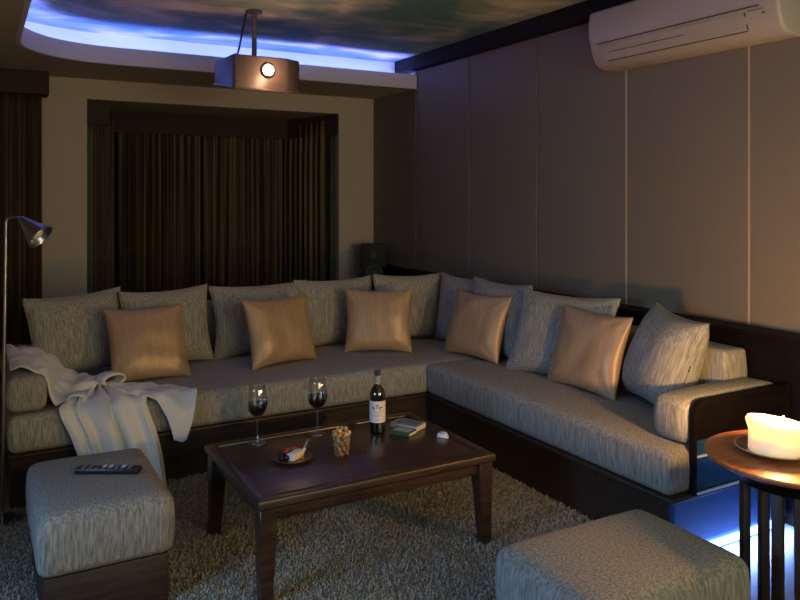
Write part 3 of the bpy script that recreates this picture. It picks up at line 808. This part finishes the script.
# ------------------------------------------------------------------ floor lamp
fl = empty('floor_lamp', (.125, 4.035, 0)); tag(fl, 'slim metal floor lamp, unlit, with tilted cone shade at the far left', 'floor lamp')
part('base', LATHE([(.0001, 0), (.088, 0), (.092, .006), (.088, .016), (.02, .022), (.0001, .022)], n=40, cap=False), M['lamp_metal'], fl)
ptop = Vector((.003, .0, 1.43))
bm = bmesh.new(); tube(bm, [(-.012, .0, .02), (-.006, .0, .7), ptop], .0075, 10); part('pole', bm, M['lamp_metal'], fl)
bm = bmesh.new(); tube(bm, spline([ptop, ptop+Vector((.012, 0, .016)), ptop+Vector((.055, -.01, .018)), ptop+Vector((.075, -.012, -.002))], 16), .006, 8); part('gooseneck', bm, M['lamp_metal'], fl)
ax = Vector((.62, -.42, -.66)).normalized()
q = Vector((0, 0, -1)).rotation_difference(ax).to_matrix().to_4x4()
mt = Matrix.Translation(ptop+Vector((.068, -.008, .004))) @ q
bm = bmesh.new(); lathe(bm, [(.0001, .012), (.016, .010), (.020, 0), (.032, -.035), (.052, -.085), (.068, -.120), (.0665, -.120), (.050, -.085), (.030, -.035), (.012, -.006), (.0001, -.004)], n=36, cap=False, mtx=mt)
part('lamp_shade', bm, M['lamp_metal'], fl)
bm = bmesh.new(); lathe(bm, [(.0001, -.012), (.014, -.02), (.016, -.045), (.030, -.075), (.034, -.095), (.026, -.112), (.0001, -.119)], n=24, cap=False, mtx=mt)
part('bulb', bm, M['porcelain'], fl)
bm = bmesh.new(); lathe(bm, [(.068, -.1195), (.070, -.122), (.068, -.125), (.0655, -.122), (.068, -.1195)], n=36, cap=False, mtx=mt); part('shade_rim', bm, M['metal'], fl)

# ------------------------------------------------------------------ round side table, dish, candle
TC = (2.478, 1.600); TT = .65
st = empty('side_table', (*TC, 0)); tag(st, 'round reddish wooden side table with slatted dark base under the candle', 'table')
part('table_top', LATHE([(.0001, TT-.022), (.276, TT-.022), (.287, TT-.016), (.2915, TT-.008), (.290, TT-.002), (.285, TT), (.0001, TT)], n=72, cap=False), M['side_wood'], st)
part('apron', LATHE([(.150, TT-.085), (.190, TT-.085), (.205, TT-.06), (.262, TT-.022), (.150, TT-.022), (.150, TT-.085)], n=64, cap=False), M['black_wood'], st)
base_a = math.atan2(-.492, .8706)   # direction along which the slats are set out
for a in (0, 46, 68, 125, 180, -82, -140):
    a = base_a+PI+R(a)
    bm = BOX(-.013, .013, -.018, .018, .03, TT-.085, bev=.003)
    bmesh.ops.transform(bm, matrix=Matrix.Translation((.172*math.cos(a), .172*math.sin(a), 0)) @ Matrix.Rotation(a, 4, 'Z'), verts=bm.verts[:])
    part('slat', bm, M['dark_wood'], st)
part('base_ring', LATHE([(.145, 0), (.20, 0), (.20, .03), (.145, .03), (.145, 0)], n=64, cap=False), M['dark_wood'], st)
cd = (2.444, 1.649)
o = obj('candle_dish', LATHE([(.0001, 0), (.085, 0), (.105, .006), (.128, .018), (.130, .021), (.127, .022), (.103, .011), (.084, .006), (.0001, .006)], n=56, cap=False), M['plate'], loc=(*cd, TT))
tag(o, 'shallow dark dish with a pale rim under the candle', 'dish')
obj('rim', LATHE([(.1262, .0185), (.1275, .0225), (.1305, .0235), (.1325, .0215), (.1305, .0185), (.1262, .0185)], n=56, cap=False), plain('bronze_rim', (.48, .33, .17), .35, .05), o)['label'] = 'pale dish rim'
cn = empty('pillar_candle', (*cd, TT+.0062)); tag(cn, 'thick white pillar candle burning on the round side table', 'candle')
t = bmesh.new(); n = 64
prf = [(.086, 0), (.088, .006), (.086, .05), (.085, .070), (.093, .082), (.095, .094), (.089, .105), (.074, .108), (.062, .100), (.054, .080), (.030, .068), (.0001, .066)]
rows = []
for r, z in prf:
    row = []
    for i in range(n):
        a = 2*PI*i/n
        d = math.cos(a-math.atan2(.487, -.87))            # +1 towards screen-left: taller rim there
        zz = z if z < .072 else z+(.014*max(0, d)**1.5-.022*max(0, -math.cos(a-math.atan2(-.95, .3)))*0-.018*max(0, -d)**.8*(1-.6*max(0, -d)))*(1 if r > .05 else .2)
        rr_ = r*(1+.02*noise.noise(Vector((math.cos(a)*2, math.sin(a)*2, z*20)))) if r > .001 else r
        row.append(t.verts.new((rr_*math.cos(a), rr_*math.sin(a), zz)))
    rows.append(row)
for A, B in zip(rows, rows[1:]):
    for i in range(n): t.faces.new((A[i], A[(i+1) % n], B[(i+1) % n], B[i]))
t.faces.new(rows[0]); bmesh.ops.remove_doubles(t, verts=t.verts[:], dist=.0004)
part('wax', t, M['wax'], cn, auto=False)
for dx, dy in ((-.018, .008), (.022, -.014)):
    bm = bmesh.new(); tube(bm, [(dx, dy, .07), (dx+.001, dy, .082), (dx+.003, dy, .090)], .0015, 6); part('wick', bm, M['black'], cn)
    part('flame', LATHE([(.0001, .086), (.004, .090), (.0065, .098), (.005, .108), (.0018, .119), (.0001, .125)], n=14, cap=False), M['flame'], cn, auto=False).location = (dx+.003, dy, 0)

# ------------------------------------------------------------------ shaggy rug
rug = empty('shag_rug', (.6, 2.4, 0)); tag(rug, 'thick grey-beige shaggy rug under the coffee table', 'rug')
RX0, RX1, RY0, RY1 = -1.3, 2.553, .9, 4.16
part('backing', BOX(RX0-.6, RX1-.6, RY0-2.4, RY1-2.4, .001, .008), M['backing'], rug, smooth=False)
rn = random.Random(11); vv = []; ff = []
NS = 170000
for i in range(NS):
    x = rn.uniform(RX0, RX1); y = rn.uniform(RY0, RY1)
    if y < x*-.2+1.4 and rn.random() < .5: continue
    a = rn.uniform(0, 6.283); w = rn.uniform(.0022, .0042)
    lean = .012; hh = rn.uniform(.006, .016)
    ca, sa = math.cos(a)*w, math.sin(a)*w
    tx, ty = x+rn.uniform(-lean, lean), y+rn.uniform(-lean, lean)
    k = len(vv)
    vv += [(x-ca-.6, y-sa-2.4, .006), (x+ca-.6, y+sa-2.4, .006), (tx+ca*.6-.6, ty+sa*.6-2.4, .006+hh), (tx-ca*.6-.6, ty-sa*.6-2.4, .006+hh)]
    ff.append((k, k+1, k+2, k+3))
me = bpy.data.meshes.new('pile'); me.from_pydata(vv, [], ff); me.materials.append(M['pile'])
o = bpy.data.objects.new('pile', me); COL.objects.link(o); o.parent = rug; o['kind'] = 'stuff'

# ------------------------------------------------------------------ lights
def light(name, kind, loc, energy, col, rot=(0, 0, 0), **k):
    l = bpy.data.lights.new(name, kind); l.energy = energy; l.color = col
    for a, b in k.items(): setattr(l, a, b)
    o = bpy.data.objects.new(name, l); COL.objects.link(o); o.location = loc; o.rotation_euler = rot
    return o
# projection screen behind the camera gives a dim general light
light('screen_light', 'AREA', (1.9, -1.85, 1.7), 52, (.93, .91, .60), (R(90), 0, 0), shape='RECTANGLE', size=2.6, size_y=1.5)
# blue fill added from the left, source unseen
light('left_blue_fill', 'AREA', (-1.6, 1.9, 1.25), 24, (.27, .52, .95), (R(60), 0, R(-90)), shape='RECTANGLE', size=1.2, size_y=.7, spread=R(95))
# candle
light('candle_light', 'POINT', (cd[0], cd[1], TT+.165), 42.0, (1.0, .50, .17), shadow_soft_size=.03)
# projector lens spill on its own case
light('lens_light', 'POINT', (1.668, 4.60, 2.372), 2.6, (1.0, .55, .32), shadow_soft_size=.01)
# blue floor strip
light('floor_strip_light', 'AREA', (2.96, EY-.04, .07), 10.0, (.22, .38, 1.0), (R(-5), 0, 0), shape='RECTANGLE', size=.66, size_y=.05)

w = bpy.data.worlds.new('world'); sc.world = w; w.use_nodes = True
bg = w.node_tree.nodes['Background']; bg.inputs[0].default_value = (.02, .02, .025, 1); bg.inputs[1].default_value = .2

# ------------------------------------------------------------------ camera
cam = bpy.data.cameras.new('camera'); co = bpy.data.objects.new('camera', cam); COL.objects.link(co)
cam.sensor_width = 36; cam.sensor_fit = 'HORIZONTAL'; cam.lens = 752/800*36; cam.shift_y = -104/800; cam.clip_start = .05
co.location = (0, 0, 1.55); co.rotation_euler = (R(90), 0, -math.atan(425/752))
sc.camera = co
vs = sc.view_settings; sc.display_settings.display_device = 'sRGB'
vs.view_transform = 'Standard'; vs.look = 'None'; vs.gamma = 1; vs.exposure = .12; vs.use_curve_mapping = False
